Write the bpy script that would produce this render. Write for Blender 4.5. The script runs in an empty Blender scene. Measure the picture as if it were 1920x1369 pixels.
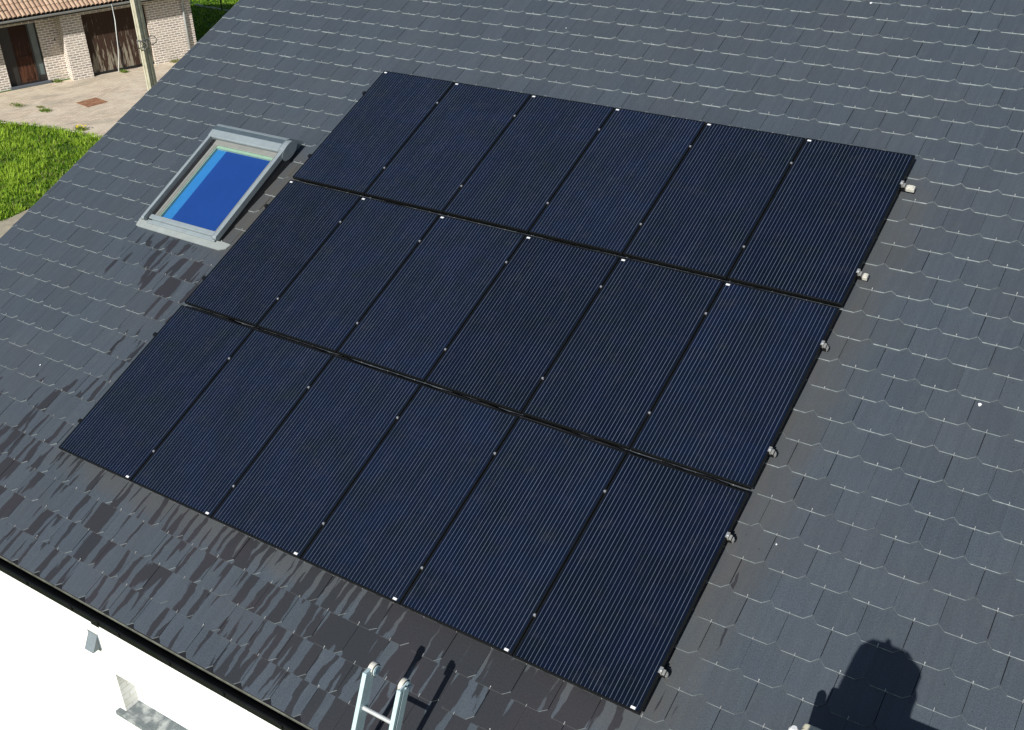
import bpy, math, random
from mathutils import Vector, Matrix
random.seed(7)
R = math.radians
sc = bpy.context.scene
col = sc.collection
D = bpy.data

# ------------------------------------------------------------------ frames
PITCH = 0.41131                                   # roof pitch (rad)
CP, SP = math.cos(PITCH), math.sin(PITCH)
ROOF_M = Matrix(((1, 0, 0, 0), (0, CP, -SP, 0), (0, SP, CP, 0), (0, 0, 0, 1)))   # (along eave, up slope, normal) -> world
GZ = -4.6                                          # ground level

# ------------------------------------------------------------------ mesh helper
class MB:
    def __init__(s):
        s.v = []; s.f = []; s.mi = []; s.uv = []; s.col = []
    def poly(s, pts, mi=0, uv=None, c=None):
        b = len(s.v); s.v += [tuple(p) for p in pts]
        s.f.append(tuple(range(b, b + len(pts)))); s.mi.append(mi)
        s.uv.append(uv if uv else [(0, 0)] * len(pts))
        s.col.append(c if c else [(0, 0, 0, 1)] * len(pts))
    def box(s, x0, x1, y0, y1, z0, z1, mi=0):
        P = [(x, y, z) for z in (z0, z1) for y in (y0, y1) for x in (x0, x1)]
        for q in ((0, 2, 3, 1), (4, 5, 7, 6), (0, 1, 5, 4), (2, 6, 7, 3), (0, 4, 6, 2), (1, 3, 7, 5)):
            pts = [P[i] for i in q]
            ax = 0 if len({p[0] for p in pts}) == 1 else (1 if len({p[1] for p in pts}) == 1 else 2)
            uv = [((p[1], p[2]), (p[0], p[2]), (p[0], p[1]))[ax] for p in pts]
            s.poly(pts, mi, uv)
    def prism(s, prof, x0, x1, mi=0, axis=0):
        """closed (a, b) profile extruded along an axis"""
        def P(t, a, b): return ((t, a, b), (a, t, b), (a, b, t))[axis]
        n = len(prof)
        s.poly([P(x0, *p) for p in prof][::-1], mi, [p for p in prof][::-1])
        s.poly([P(x1, *p) for p in prof], mi, [p for p in prof])
        for i in range(n):
            a, b = prof[i], prof[(i + 1) % n]
            s.poly([P(x0, *a), P(x1, *a), P(x1, *b), P(x0, *b)], mi, [(x0, a[1]), (x1, a[1]), (x1, b[1]), (x0, b[1])])
    def tube(s, pts, r, n=8, mi=0, cap=True):
        pts = [Vector(p) for p in pts]; rings = []
        for i, p in enumerate(pts):
            d = (pts[min(i + 1, len(pts) - 1)] - pts[max(i - 1, 0)]).normalized()
            a = d.cross(Vector((0, 0, 1)))
            if a.length < .05: a = d.cross(Vector((0, 1, 0)))
            a.normalize(); b = d.cross(a)
            rr = r[i] if isinstance(r, (list, tuple)) else r
            rings.append([p + (a * math.cos(t) + b * math.sin(t)) * rr for t in [2 * math.pi * k / n for k in range(n)]])
        for A, B in zip(rings, rings[1:]):
            for k in range(n):
                s.poly([A[k], A[(k + 1) % n], B[(k + 1) % n], B[k]][::-1], mi)
        if cap:
            s.poly(rings[0], mi); s.poly(rings[-1][::-1], mi)
    def build(s, name, mats, parent=None, smooth=False, bevel=0, segs=2):
        me = D.meshes.new(name)
        me.from_pydata(s.v, [], s.f)
        if not isinstance(mats, (list, tuple)): mats = [mats]
        for m in mats: me.materials.append(m)
        me.polygons.foreach_set('material_index', s.mi)
        ul = me.uv_layers.new(name='UV')
        ul.data.foreach_set('uv', [c for f in s.uv for p in f for c in p])
        ca = me.color_attributes.new('rnd', 'FLOAT_COLOR', 'CORNER')
        ca.data.foreach_set('color', [c for f in s.col for p in f for c in p])
        me.update()
        o = D.objects.new(name, me); col.objects.link(o)
        if parent: o.parent = parent
        if smooth:
            me.polygons.foreach_set('use_smooth', [True] * len(me.polygons))
        if bevel or smooth:
            import bmesh
            bm = bmesh.new(); bm.from_mesh(me)
            bmesh.ops.remove_doubles(bm, verts=bm.verts, dist=1e-5)
            bm.to_mesh(me); bm.free()
        if bevel:
            b = o.modifiers.new('bevel', 'BEVEL'); b.width = bevel; b.segments = segs; b.limit_method = 'ANGLE'
        return o

def tag(o, label=None, cat=None, group=None, kind=None):
    if label: o['label'] = label
    if cat: o['category'] = cat
    if group: o['group'] = group
    if kind: o['kind'] = kind
    return o
def empty(name, mat=None, loc=None):
    o = D.objects.new(name, None); col.objects.link(o); o.empty_display_size = .2
    if mat is not None: o.matrix_world = mat
    elif loc is not None: o.location = loc
    return o

# ------------------------------------------------------------------ node helper
class NT:
    def __init__(s, name):
        s.m = D.materials.new(name); s.m.use_nodes = True
        s.t = s.m.node_tree; s.t.nodes.clear()
        s.out = s.t.nodes.new('ShaderNodeOutputMaterial')
    def n(s, typ, props=None, **ins):
        nd = s.t.nodes.new(typ)
        for k, v in (props or {}).items(): setattr(nd, k, v)
        for k, v in ins.items():
            key = int(k[1:]) if k[0] == 'i' and k[1:].isdigit() else k.replace('_', ' ')
            s.set(nd.inputs[key], v)
        return nd
    def set(s, sock, v):
        if hasattr(v, 'is_output') or isinstance(v, bpy.types.NodeSocket): s.t.links.new(v, sock)
        else:
            if isinstance(v, (tuple, list)) and len(v) == 3 and sock.type == 'RGBA': v = (*v, 1)
            sock.default_value = v
    def math(s, op, a, b=0.0, c=0.0, clamp=False):
        nd = s.n('ShaderNodeMath', {'operation': op, 'use_clamp': clamp}, i0=a, i1=b, i2=c); return nd.outputs[0]
    def sep(s, v):
        nd = s.n('ShaderNodeSeparateXYZ', None, i0=v); return nd.outputs
    def comb(s, x, y, z):
        return s.n('ShaderNodeCombineXYZ', None, i0=x, i1=y, i2=z).outputs[0]
    def noise(s, vec, scale=5, detail=3, rough=.5, dist=0.0):
        return s.n('ShaderNodeTexNoise', {'noise_dimensions': '3D'}, Vector=vec, Scale=scale, Detail=detail, Roughness=rough, Distortion=dist).outputs[0]
    def ramp(s, f, lo, hi, a=0.0, b=1.0, smooth=True):
        return s.n('ShaderNodeMapRange', {'interpolation_type': 'SMOOTHSTEP' if smooth else 'LINEAR'}, Value=f, From_Min=lo, From_Max=hi, To_Min=a, To_Max=b).outputs[0]
    def mix(s, f, a, b, mode='MIX'):
        nd = s.t.nodes.new('ShaderNodeMix'); nd.data_type = 'RGBA'; nd.blend_type = mode
        s.set(nd.inputs[0], f); s.set(nd.inputs[6], a); s.set(nd.inputs[7], b); return nd.outputs[2]
    def uv(s): return s.n('ShaderNodeUVMap', {'uv_map': 'UV'}).outputs[0]
    def objc(s): return s.n('ShaderNodeTexCoord').outputs['Object']
    def attr(s, nm='rnd'): return s.n('ShaderNodeAttribute', {'attribute_name': nm})
    def bump(s, h, strength=.3, dist=.01):
        return s.n('ShaderNodeBump', None, Strength=strength, Distance=dist, Height=h).outputs[0]
    def bsdf(s, color, rough=.5, spec=.5, metal=0.0, normal=None, coat=0.0):
        nd = s.n('ShaderNodeBsdfPrincipled', None, Base_Color=color, Roughness=rough, Metallic=metal)
        s.set(nd.inputs['Specular IOR Level'], spec)
        if coat: nd.inputs['Coat Weight'].default_value = coat; nd.inputs['Coat Roughness'].default_value = .05
        if normal is not None: s.set(nd.inputs['Normal'], normal)
        s.t.links.new(nd.outputs[0], s.out.inputs[0]); return s.m

def plain(name, c, rough=.5, spec=.5, metal=0.0, var=.12, scale=30, bump=0.0):
    t = NT(name); o = t.objc()
    n = t.noise(o, scale, 4, .6); n2 = t.noise(o, scale / 9, 2)
    f = t.math('ADD', t.math('MULTIPLY', n, .5), t.math('MULTIPLY', n2, .5))
    a = tuple(x * (1 - var) for x in c); b = tuple(x * (1 + var) for x in c)
    colr = t.mix(t.ramp(f, .3, .7), a, b)
    return t.bsdf(colr, t.ramp(n, .2, .8, rough * .85, min(1, rough * 1.15)), spec, metal, t.bump(n, bump, .004) if bump else None)

# ------------------------------------------------------------------ materials
def slate_mat():
    t = NT('slate'); uv = t.uv(); s = t.sep(uv); u, v = s[0], s[1]
    a = t.attr(); rs = t.sep(a.outputs['Color']); rnd, wetd, dust = rs[0], rs[1], rs[2]
    row = t.math('FLOOR', t.math('DIVIDE', t.math('ADD', v, 1.095), .2796))
    grain = t.noise(t.comb(u, v, 0.0), 120, 4, .75)
    grain2 = t.noise(t.comb(u, v, 3.0), 55, 3, .65)
    cloud = t.noise(t.comb(u, v, 5.0), 1.3, 3, .55)
    lich = t.noise(t.comb(u, v, 9.0), 9, 4, .6)
    dry = t.mix(t.ramp(grain, .28, .72), (.022, .032, .045), (.062, .077, .094))
    dry = t.mix(t.math('MULTIPLY', t.ramp(cloud, .35, .65), .35), dry, (.050, .054, .063))
    dry = t.mix(t.math('MULTIPLY', t.ramp(lich, .5, .75), .18), dry, (.070, .082, .082))
    vl = t.math('ADD', .80, t.math('ADD', t.math('MULTIPLY', rnd, .14), t.math('MULTIPLY', grain2, .26)))
    dry = t.mix(1.0, dry, t.comb(vl, vl, vl), 'MULTIPLY')
    run = t.noise(t.comb(t.math('MULTIPLY', u, 26.0), t.math('MULTIPLY', v, 1.8), t.math('MULTIPLY', row, 2.3)), 1.0, 3, .6)
    rl = t.ramp(run, .3, .7, .94, 1.07); dry = t.mix(1.0, dry, t.comb(rl, rl, rl), 'MULTIPLY')
    spk = t.ramp(t.noise(t.comb(u, v, 14.0), 38, 2, .5), .715, .735)
    dry = t.mix(t.math('MULTIPLY', spk, .8), dry, (.02, .02, .02))
    dn = t.noise(t.comb(t.math('MULTIPLY', u, 9.0), t.math('MULTIPLY', v, 2.5), 1.0), 1.0, 3, .6)
    df = t.math('MULTIPLY', dust, t.ramp(dn, .25, .6, .45, .9))
    dry = t.mix(df, dry, (.064, .060, .052))
    # wet runs: long, narrow, broken at every course
    wob = t.noise(t.comb(t.math('MULTIPLY', u, 5.0), t.math('MULTIPLY', v, 6.0), row), 1.0, 2)
    uu = t.math('ADD', t.math('MULTIPLY', u, 11.5), t.math('MULTIPLY', t.math('SUBTRACT', wob, .5), .7))
    st = t.noise(t.comb(uu, t.math('MULTIPLY', v, 1.15), t.math('MULTIPLY', row, 3.7)), 1.0, 1.0, .4)
    st2 = t.noise(t.comb(t.math('MULTIPLY', u, 30.0), t.math('MULTIPLY', v, 2.5), t.math('MULTIPLY', row, 1.7)), 1.0, 1, .4)
    st = t.math('ADD', t.math('MULTIPLY', st, .86), t.math('MULTIPLY', st2, .14))
    thr = t.math('SUBTRACT', .80, t.math('MULTIPLY', wetd, .50))
    d = t.math('SUBTRACT', st, thr)
    wet = t.math('MULTIPLY', t.ramp(d, -.006, .012), t.ramp(wetd, .02, .1))
    wetc = t.mix(t.ramp(cloud, .35, .65), (.021, .023, .027), (.026, .0245, .029))
    colr = t.mix(wet, dry, wetc)
    rough = t.math('SUBTRACT', t.ramp(grain2, .2, .8, .56, .72), t.math('MULTIPLY', wet, .14))
    nrm = t.bump(t.math('ADD', grain, t.math('MULTIPLY', grain2, .8)), .22, .004)
    return t.bsdf(colr, rough, .42, 0, nrm)
M = {}
M['slate'] = slate_mat()
def edge_mat():
    t = NT('slate_edge'); o = t.objc(); n = t.noise(o, 16, 3, .6); n2 = t.noise(o, 3, 2)
    c = t.mix(t.ramp(n, .35, .65), (.20, .235, .25), (.37, .41, .42))
    c = t.mix(t.math('MULTIPLY', t.ramp(n2, .4, .6), .6), c, (.23, .265, .265))
    a = t.sep(t.attr().outputs['Color'])
    c = t.mix(t.ramp(a[1], .18, .48, 0, .82), c, (.05, .052, .056))
    return t.bsdf(c, .8, .2)
M['slate_edge'] = edge_mat()
M['slate_clip'] = plain('slate_clipped_corner', (.18, .205, .215), .8, .2, 0, .4, 12)
M['under'] = plain('underlay', (.012, .013, .016), .9, .1)
def cell_mat():
    t = NT('solar_cells'); s = t.sep(t.uv()); u, v = s[0], s[1]
    ri = t.n('ShaderNodeObjectInfo').outputs['Random']
    cu = t.math('FLOOR', t.math('DIVIDE', u, .1683)); cv = t.math('FLOOR', t.math('DIVIDE', v, .0935))
    wn = t.n('ShaderNodeTexWhiteNoise', {'noise_dimensions': '3D'}, Vector=t.comb(cu, cv, t.math('MULTIPLY', ri, 50))).outputs[0]
    cl = t.noise(t.comb(u, v, t.math('MULTIPLY', ri, 50)), 2.6, 3, .55)
    f = t.math('ADD', t.math('MULTIPLY', wn, .35), t.math('MULTIPLY', t.ramp(cl, .32, .68), .65))
    base = t.mix(f, (.0026, .0052, .0098), (.0029, .0060, .0185))
    fr = t.math('FRACT', t.math('DIVIDE', u, .03366))
    dl = t.math('ABSOLUTE', t.math('SUBTRACT', fr, .5))
    tn = t.ramp(ri, 0, 1, .80, 1.22, False); base = t.mix(1.0, base, t.comb(tn, tn, tn), 'MULTIPLY')
    line = t.math('LESS_THAN', dl, .046)
    jit = t.noise(t.comb(t.math('MULTIPLY', t.math('FLOOR', t.math('DIVIDE', u, .03366)), 7.3), t.math('MULTIPLY', v, 1.6), t.math('MULTIPLY', ri, 90)), 1.0, 3, .6)
    lc = t.mix(t.ramp(jit, .3, .72), (.062, .075, .105), (.108, .126, .172))
    gap = t.math('LESS_THAN', t.math('FRACT', t.math('DIVIDE', v, .0935)), .012)
    gap2 = t.math('LESS_THAN', t.math('FRACT', t.math('DIVIDE', u, .1683)), .010)
    base = t.mix(t.math('MULTIPLY', t.math('MAXIMUM', gap, gap2), .5), base, (.003, .004, .006))
    colr = t.mix(line, base, lc)
    dirt = t.noise(t.comb(u, v, t.math('MULTIPLY', ri, 30)), 7, 5, .7)
    colr = t.mix(t.math('MULTIPLY', t.ramp(dirt, .5, .8), .05), colr, (.12, .11, .10))
    return t.bsdf(colr, t.ramp(dirt, .3, .7, .06, .14), .42)
M['cells'] = cell_mat()
M['frame'] = plain('black_anodised_frame', (.0045, .005, .0052), .40, .22, 0, .25, 60)
M['label'] = plain('white_label', (.62, .63, .64), .4, .5, 0, .05, 200)
M['rail'] = plain('black_rail', (.006, .006, .0065), .4, .3)
M['alu'] = plain('bare_aluminium', (.42, .42, .40), .32, .5, .6, .15, 90)
M['bolt'] = plain('stainless_bolt', (.85, .86, .88), .22, .6, .8, .08, 90)
M['hook'] = plain('stainless_hook', (.42, .43, .42), .4, .5, .3, .1, 90)
M['white_block'] = plain('pale_end_block', (.44, .43, .38), .45, .4, 0, .12, 80)
M['greyframe'] = plain('grey_window_cladding', (.20, .235, .25), .42, .5, 0, .10, 12)
M['greydark'] = plain('grey_cassette_band', (.060, .082, .097), .45, .5, 0, .10, 14)
M['sash'] = plain('beige_grey_sash', (.19, .195, .18), .5, .4, 0, .1, 14)
M['slot'] = plain('dark_guide_slot', (.012, .012, .014), .5, .4)
M['sideflash'] = plain('dark_side_flashing', (.020, .022, .025), .5, .4, 0, .25, 9)
M['apron'] = plain('pale_lead_apron', (.25, .275, .27), .55, .35, 0, .12, 8, .2)
M['blind'] = plain('deep_blue_blind', (.010, .047, .205), .85, .1, 0, .06, 8)
M['blue_strip'] = plain('light_blue_side_strip', (.028, .165, .39), .8, .1, 0, .06, 6)
M['spacer'] = plain('pale_green_glass_edge', (.26, .38, .28), .4, .5, 0, .1, 20)
def glass_mat():
    t = NT('window_glass')
    tr = t.n('ShaderNodeBsdfTransparent', None, Color=(.93, .96, .97))
    gl = t.n('ShaderNodeBsdfGlossy', None, Color=(1, 1, 1), Roughness=.02)
    fz = t.n('ShaderNodeFresnel', None, IOR=1.45)
    mx = t.n('ShaderNodeMixShader', None, i0=fz.outputs[0], i1=tr.outputs[0], i2=gl.outputs[0])
    t.t.links.new(mx.outputs[0], t.out.inputs[0]); return t.m
M['glass'] = glass_mat()
M['gutter'] = plain('black_gutter', (.005, .005, .006), .5, .3, 0, .3, 12)
M['drip'] = plain('weathered_drip_edge', (.12, .125, .10), .6, .3, 0, .45, 14)
def white_brick():
    t = NT('white_painted_brick'); s = t.sep(t.objc())
    b = t.n('ShaderNodeTexBrick', None, Vector=t.comb(t.math('ADD', s[0], s[1]), s[2], 0.0), Scale=1.0, Mortar_Size=.006, Mortar_Smooth=.3, Brick_Width=.215, Row_Height=.072)
    for k, c in (('Color1', (.82, .82, .80)), ('Color2', (.78, .77, .73)), ('Mortar', (.66, .65, .58))): b.inputs[k].default_value = (*c, 1)
    n = t.noise(t.objc(), 9, 4, .6)
    c = t.mix(t.math('MULTIPLY', t.ramp(n, .5, .75), .3), b.outputs[0], (.70, .67, .55))
    return t.bsdf(c, .7, .3, 0, t.bump(t.math('SUBTRACT', 1.0, b.outputs[1]), .5, .006))
M['white_brick'] = white_brick()
M['pvc'] = plain('white_window_frame', (.82, .82, .81), .3, .5, 0, .02, 6)
def sill_mat():
    t = NT('bluestone_sill'); o = t.objc(); n = t.noise(o, 7, 5, .65); n2 = t.noise(o, 60, 3, .6)
    c = t.mix(t.ramp(n, .42, .62), (.13, .15, .155), (.34, .36, .35))
    c = t.mix(t.math('MULTIPLY', t.ramp(n2, .5, .8), .4), c, (.07, .08, .08))
    return t.bsdf(c, .8, .2, 0, t.bump(n2, .2, .003))
M['sill'] = sill_mat()
M['hood'] = plain('grey_vent_hood', (.16, .19, .21), .5, .4, 0, .1, 20)
M['ladder'] = plain('aluminium_ladder', (.42, .54, .56), .45, .5, .1, .10, 25, .05)
M['rung'] = plain('ribbed_rung', (.50, .52, .52), .45, .5, .3, .14, 160, .2)
M['tyre'] = plain('cream_wheel_tyre', (.55, .53, .47), .6, .3, 0, .12, 40)
M['hub'] = plain('blue_grey_hub', (.20, .29, .36), .4, .5, .2, .15, 50)
M['blackrub'] = plain('black_rubber', (.012, .012, .012), .7, .3)
M['shadow_chimney'] = plain('grey_shadow_chimney', (.3, .29, .27), .8, .2)
def cap_mat():
    t = NT('stained_mortar_cap'); o = t.objc(); n = t.noise(o, 34, 4, .6); n2 = t.noise(o, 9, 3)
    c = t.mix(t.ramp(n, .55, .62), (.56, .53, .40), (.06, .05, .03)); c = t.mix(t.math('MULTIPLY', t.ramp(n2, .45, .65), .5), c, (.5, .47, .36))
    return t.bsdf(c, .8, .2)
M['cap'] = cap_mat()
M['pot'] = plain('clay_chimney_pot', (.34, .16, .09), .8, .2)

# ------------------------------------------------------------------ camera, light, sky
cam = D.cameras.new('camera'); co = D.objects.new('camera', cam); col.objects.link(co)
co.matrix_world = Matrix(((0.83422789, -0.25403665, 0.48941720, 8.67659507),
                          (0.55037431, 0.43822609, -0.71066589, -4.83478255),
                          (-0.03394021, 0.86221997, 0.50539568, 5.93602958), (0, 0, 0, 1)))
cam.sensor_fit = 'HORIZONTAL'; cam.sensor_width = 36; cam.lens = 38.9396
cam.clip_start = .05; cam.clip_end = 2000
sc.camera = co
SUN = Vector((.10, -1.023, .645)).normalized()     # towards the sun
sl = D.lights.new('sun', 'SUN'); so = D.objects.new('sun', sl); col.objects.link(so)
sl.energy = 4.8; sl.angle = R(.5); sl.color = (1, .97, .915)
so.rotation_euler = SUN.to_track_quat('Z', 'Y').to_euler(); so.location = (2, -20, 14)
w = D.worlds.new('World'); sc.world = w; w.use_nodes = True
nt = w.node_tree; bg = nt.nodes['Background']
sky = nt.nodes.new('ShaderNodeTexSky'); sky.sky_type = 'NISHITA'; sky.sun_disc = False
sky.sun_elevation = math.asin(SUN.z); sky.sun_rotation = math.atan2(SUN.x, SUN.y)
sky.air_density = 1.0; sky.dust_density = .7; sky.ozone_density = 1.4
nt.links.new(sky.outputs[0], bg.inputs[0]); bg.inputs[1].default_value = .062
sc.view_settings.view_transform = 'Standard'; sc.view_settings.look = 'None'
sc.view_settings.exposure = .42; sc.view_settings.gamma = 1; sc.view_settings.use_curve_mapping = False

# ------------------------------------------------------------------ the house
house = empty('house', loc=(0, 0, 0))
tag(house, 'white house with a dark slate roof, roof window and black gutter', 'house')
RU0, RU1, V0, VR = -3.40, 12.6, -1.095, 8.9        # roof extents along eave / slope
PV, PU, UA = .2796, .3155, 7.221
N0 = -.135
PANEL_W, PANEL_H, GU, GVV = 1.04, 1.9024, .0101, .0444
AW, AH = 6 * PANEL_W + 5 * GU, 3 * PANEL_H + 2 * GVV
def sst(x, a, b):
    t = max(0, min(1, (x - a) / (b - a))); return t * t * (3 - 2 * t)
def wetness(u, v):
    amt = .45 + .13 * sst(u, 1.5, 3.6) + .16 * sst(u, 3.4, 5.2) - .16 * sst(u, 5.2, 6.2) + .06 * sst(-v, -.4, -.3) * (1 - sst(-v, .2, .55))
    below = amt * sst(-v, -.42, -.32) * sst(u, -2.0, -.6) * (1 - sst(u, 5.9, 6.5))
    left = .56 * (1 - sst(v, -.1, 1.1)) * (1 - sst(u, -.3, .3)) * sst(u, -3.2, -1.0)
    strip = .50 * sst(u, -.95, -.3) * (1 - sst(u, 0, .2)) * (1 - sst(v, 2.2, 2.6))
    sky_ = .50 * sst(u, -1.9, -1.3) * (1 - sst(u, -.3, .2)) * sst(v, 1.7, 2.2) * (1 - sst(v, 2.7, 2.8))
    rt = .36 * sst(u, 6.2, 6.3) * (1 - sst(u, 6.45, 6.6)) * (1 - sst(v, 1.7, 1.9))
    return max(below, left, strip, sky_, rt)
def dustiness(u, v):
    b = (1 - sst(-v, .04, .22)) * sst(-v, -.3, 0) * sst(u, -.3, .1) * (1 - sst(u, 6.3, 6.8))
    r = (1 - sst(u, 6.35, 6.75)) * sst(u, 6.0, 6.3) * (1 - sst(v, 5.4, 5.9)) * sst(v, -.4, .2)
    k = sst(u, -.5, -.3) * (1 - sst(u, -.02, .1)) * sst(v, 2.6, 2.9) * (1 - sst(v, 4.1, 4.5))
    return max(b * .62, r * .62, k * .9)

rf = MB()
rf.box(RU0 + .001, RU1, V0 + .03, VR, N0 - .05, N0 - .012, 2)
k = 0; v = V0
TH = .0135
rng = random.Random(3)
while v < VR - .1:
    off = 0 if (k % 2 == 0) else PU / 2
    j0 = int((RU0 - UA - off) / PU) - 2
    u = UA + off + j0 * PU
    while u - PU / 2 < RU1:
        uc = u + rng.uniform(-.002, .002)
        if uc + PU / 2 > RU0 + .03 and uc - PU / 2 < RU1:
            hw = PU / 2 - rng.uniform(.0012, .0026); cu = rng.uniform(.045, .055); cv = rng.uniform(.040, .048)
            vb = v + rng.uniform(-.003, .003); vt = v + PV + .065
            dn = rng.uniform(-.0012, .0022); tl = rng.uniform(-.0015, .0015); ta = rng.uniform(-.006, .006)
            if rng.random() < .04: dn += .003
            rv_ = rng.random()
            def P(x, y, drop=0.0):
                f = (y - v) / PV
                xx = max(RU0, min(RU1, x + (y - v) * ta))
                return (xx, y, N0 + .0185 - .0095 * f + dn * (1 - f) + tl * (x - uc) / PU - drop)
            # counter-clockwise outline from the left of the straight bottom edge
            out = [(uc - hw + cu, vb), (uc + hw - cu, vb), (uc + hw, vb + cv), (uc + hw, vb + .16), (uc + hw, vt),
                   (uc - hw, vt), (uc - hw, vb + .16), (uc - hw, vb + cv)]
            if uc + hw < RU0 + .035 or uc - hw + cu > RU1: u += PU; continue
            if uc - hw < RU0 + .02: out[0] = (RU0, vb); out[7] = (RU0, vb + .002); out[1] = (max(uc + hw - cu, RU0 + .01), vb)
            top = [P(*p) for p in out]
            cs = [(rv_, wetness(p[0], p[1]), dustiness(p[0], p[1]), 1) for p in top]
            adj = (rv_ * 7.13 % 1 - .5) * .22
            cs = [(c[0], max(0, min(1, c[1] + (adj if c[1] > .15 else 0))), c[2], 1) for c in cs]
            rf.poly(top, 0, [(p[0], p[1]) for p in top], cs)
            low = [P(*p, drop=TH) for p in out]
            for a, b, mi in ((0, 1, 1), (1, 2, 3), (7, 0, 3), (2, 3, 0), (3, 4, 0), (5, 6, 0), (6, 7, 0)):
                q = [low[a], low[b], top[b], top[a]]
                rf.poly(q, mi, [(p[0], p[1]) for p in q], [cs[a], cs[b], cs[b], cs[a]])
        u += PU
    v += PV; k += 1
rf.poly([(RU0 + .001, V0 - .006, N0 + .0042), (RU1, V0 - .006, N0 + .0042), (RU1, V0 + .2, N0 + .0042), (RU0 + .001, V0 + .2, N0 + .0042)], 2)
roof = rf.build('roof', [M['slate'], M['slate_edge'], M['under'], M['slate_clip']], house)
roof.matrix_parent_inverse = Matrix(); roof.matrix_world = ROOF_M
def on_roof(o):
    o.matrix_world = ROOF_M if o.parent is None else ROOF_M; return o
def child_roof(mb, name, mats, parent, **kw):
    """mesh written in roof coordinates, parented to something that sits in world or roof space"""
    o = mb.build(name, mats, parent, **kw)
    if parent is house: o.matrix_basis = ROOF_M
    return o
# hooks: one thin stainless hook on each slate's bottom edge (part of the roof, beyond counting)
hk = MB(); rng = random.Random(11)
v = V0; k = 0
while v < VR - .1:
    off = 0 if (k % 2 == 0) else PU / 2
    u = UA + off + (int((RU0 - UA - off) / PU) - 1) * PU
    while u < RU1:
        if u > RU0 + .05 and k > 0:
            x = u + rng.uniform(-.006, .006); l = rng.uniform(.010, .024); n = N0 + .0185
            wd = rng.uniform(.0014, .0021)
            hk.box(x - wd, x + wd, v - .006, v - .001, n - .011, n + .004)
            hk.box(x - wd, x + wd, v - .001, v + l, n + .0005, n + .004)
            if rng.random() < .35: hk.box(x - .0035, x + .0035, v + l - .006, v + l + .002, n + .001, n + .0075)
        u += PU
    v += PV; k += 1
hooks = hk.build('slate_hook', M['hook'], roof); tag(hooks, kind='stuff')
# a few bird droppings
for (u, v, r) in ((7.582, 3.328, .013), (5.074, 8.106, .013), (7.30, 6.1, .006), (6.62, 1.62, .006), (8.6, 5.2, .008), (-1.2, .75, .008), (1.8, 7.1, .006)):
    bd = MB(); bd.poly([(u + r * math.cos(a) * (1 + .3 * math.sin(3 * a)), v + 1.3 * r * math.sin(a), N0 + .0235) for a in [i * math.pi / 5 for i in range(10)]])
    bd.build('bird_dropping', M['label'], roof)
# verge trim, drip edge, gutter
mb = MB(); mb.box(RU0 - .012, RU0, V0 + .02, VR, N0 - .16, N0 + .004); mb.box(RU0 - .012, RU0 + .012, V0 + .02, VR, N0 + .0041, N0 + .0065)
child_roof(mb, 'verge_board', M['drip'], house)
mb = MB(); mb.box(RU0, RU1, V0 - .014, V0 + .06, N0 - .004, N0 + .001)
mb.box(RU0, RU1, V0 - .016, V0 - .0142, N0 - .035, N0 + .003)
child_roof(mb, 'drip_edge', M['drip'], house)
YW = -.90                                          # facade plane
eave = ROOF_M @ Vector((0, V0, N0))
gt = MB(); GI, GO, GT, GB = YW - .004, -1.040, -.565, -.630
gt.box(RU0, RU1, GI - .004, GI, GB, eave.z - .03)                      # back
gt.box(RU0, RU1, GO, GI - .004, GB - .004, GB)                          # bottom
gt.box(RU0, RU1, GO - .004, GO, GB - .004, GT)                          # front
gt.box(RU0, RU1, GO - .010, GO + .004, GT, GT + .008)                   # rolled rim
gx = -3.0
while gx < 12:
    gt.box(gx - .020, gx + .020, GO - .016, GO - .0101, GT - .04, GT + .011)
    gx += .62
for jx in (-1.3, 1.65, 4.6, 7.5, 10.5): gt.box(jx - .05, jx + .05, GO - .0135, GO - .0102, GB - .008, GT + .0095)
gutter = gt.build('gutter', M['gutter'], house)
# facade with a window opening
WX0, WX1, WZ0, WZ1 = 1.465, 2.765, -1.918, -1.440
wl = MB()
def wallbox(x0, x1, z0, z1, y0=YW, y1=YW + .30): wl.box(x0, x1, y0, y1, z0, z1)
wallbox(RU0 + .03, WX0, GZ - .3, eave.z - .05); wallbox(WX1, RU1 - .3, GZ - .3, eave.z - .05)
wallbox(WX0, WX1, GZ - .3, WZ0 - .04); wallbox(WX0, WX1, WZ1, eave.z - .05)
# gable walls and back wall
gy = math.cos(PITCH) * VR - .2
gz = (ROOF_M @ Vector((0, VR, N0))).z
for x0, x1 in ((RU0 + .03, RU0 + .33), (RU1 - .6, RU1 - .3)):
    wl.prism([(YW + .30, GZ - .3), (2 * gy + .6, GZ - .3), (2 * gy + .6, eave.z - .1), (gy, gz - .12), (YW + .30, eave.z + .02)], x0, x1)
wl.box(RU0 + .33, RU1 - .6, 2 * gy + .3, 2 * gy + .6, GZ - .3, eave.z - .1)
wl.build('wall', M['white_brick'], house)
# the far roof slope
rb = MB(); ry = math.cos(PITCH) * VR + .05
rb.poly([(RU0, ry, gz), (RU1, ry, gz), (RU1, 2 * ry + .8, eave.z - .06), (RU0, 2 * ry + .8, eave.z - .06)], 0, [(0, 0), (16, 0), (16, 9), (0, 9)])
rb.build('rear_roof', M['under'], house)
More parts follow.
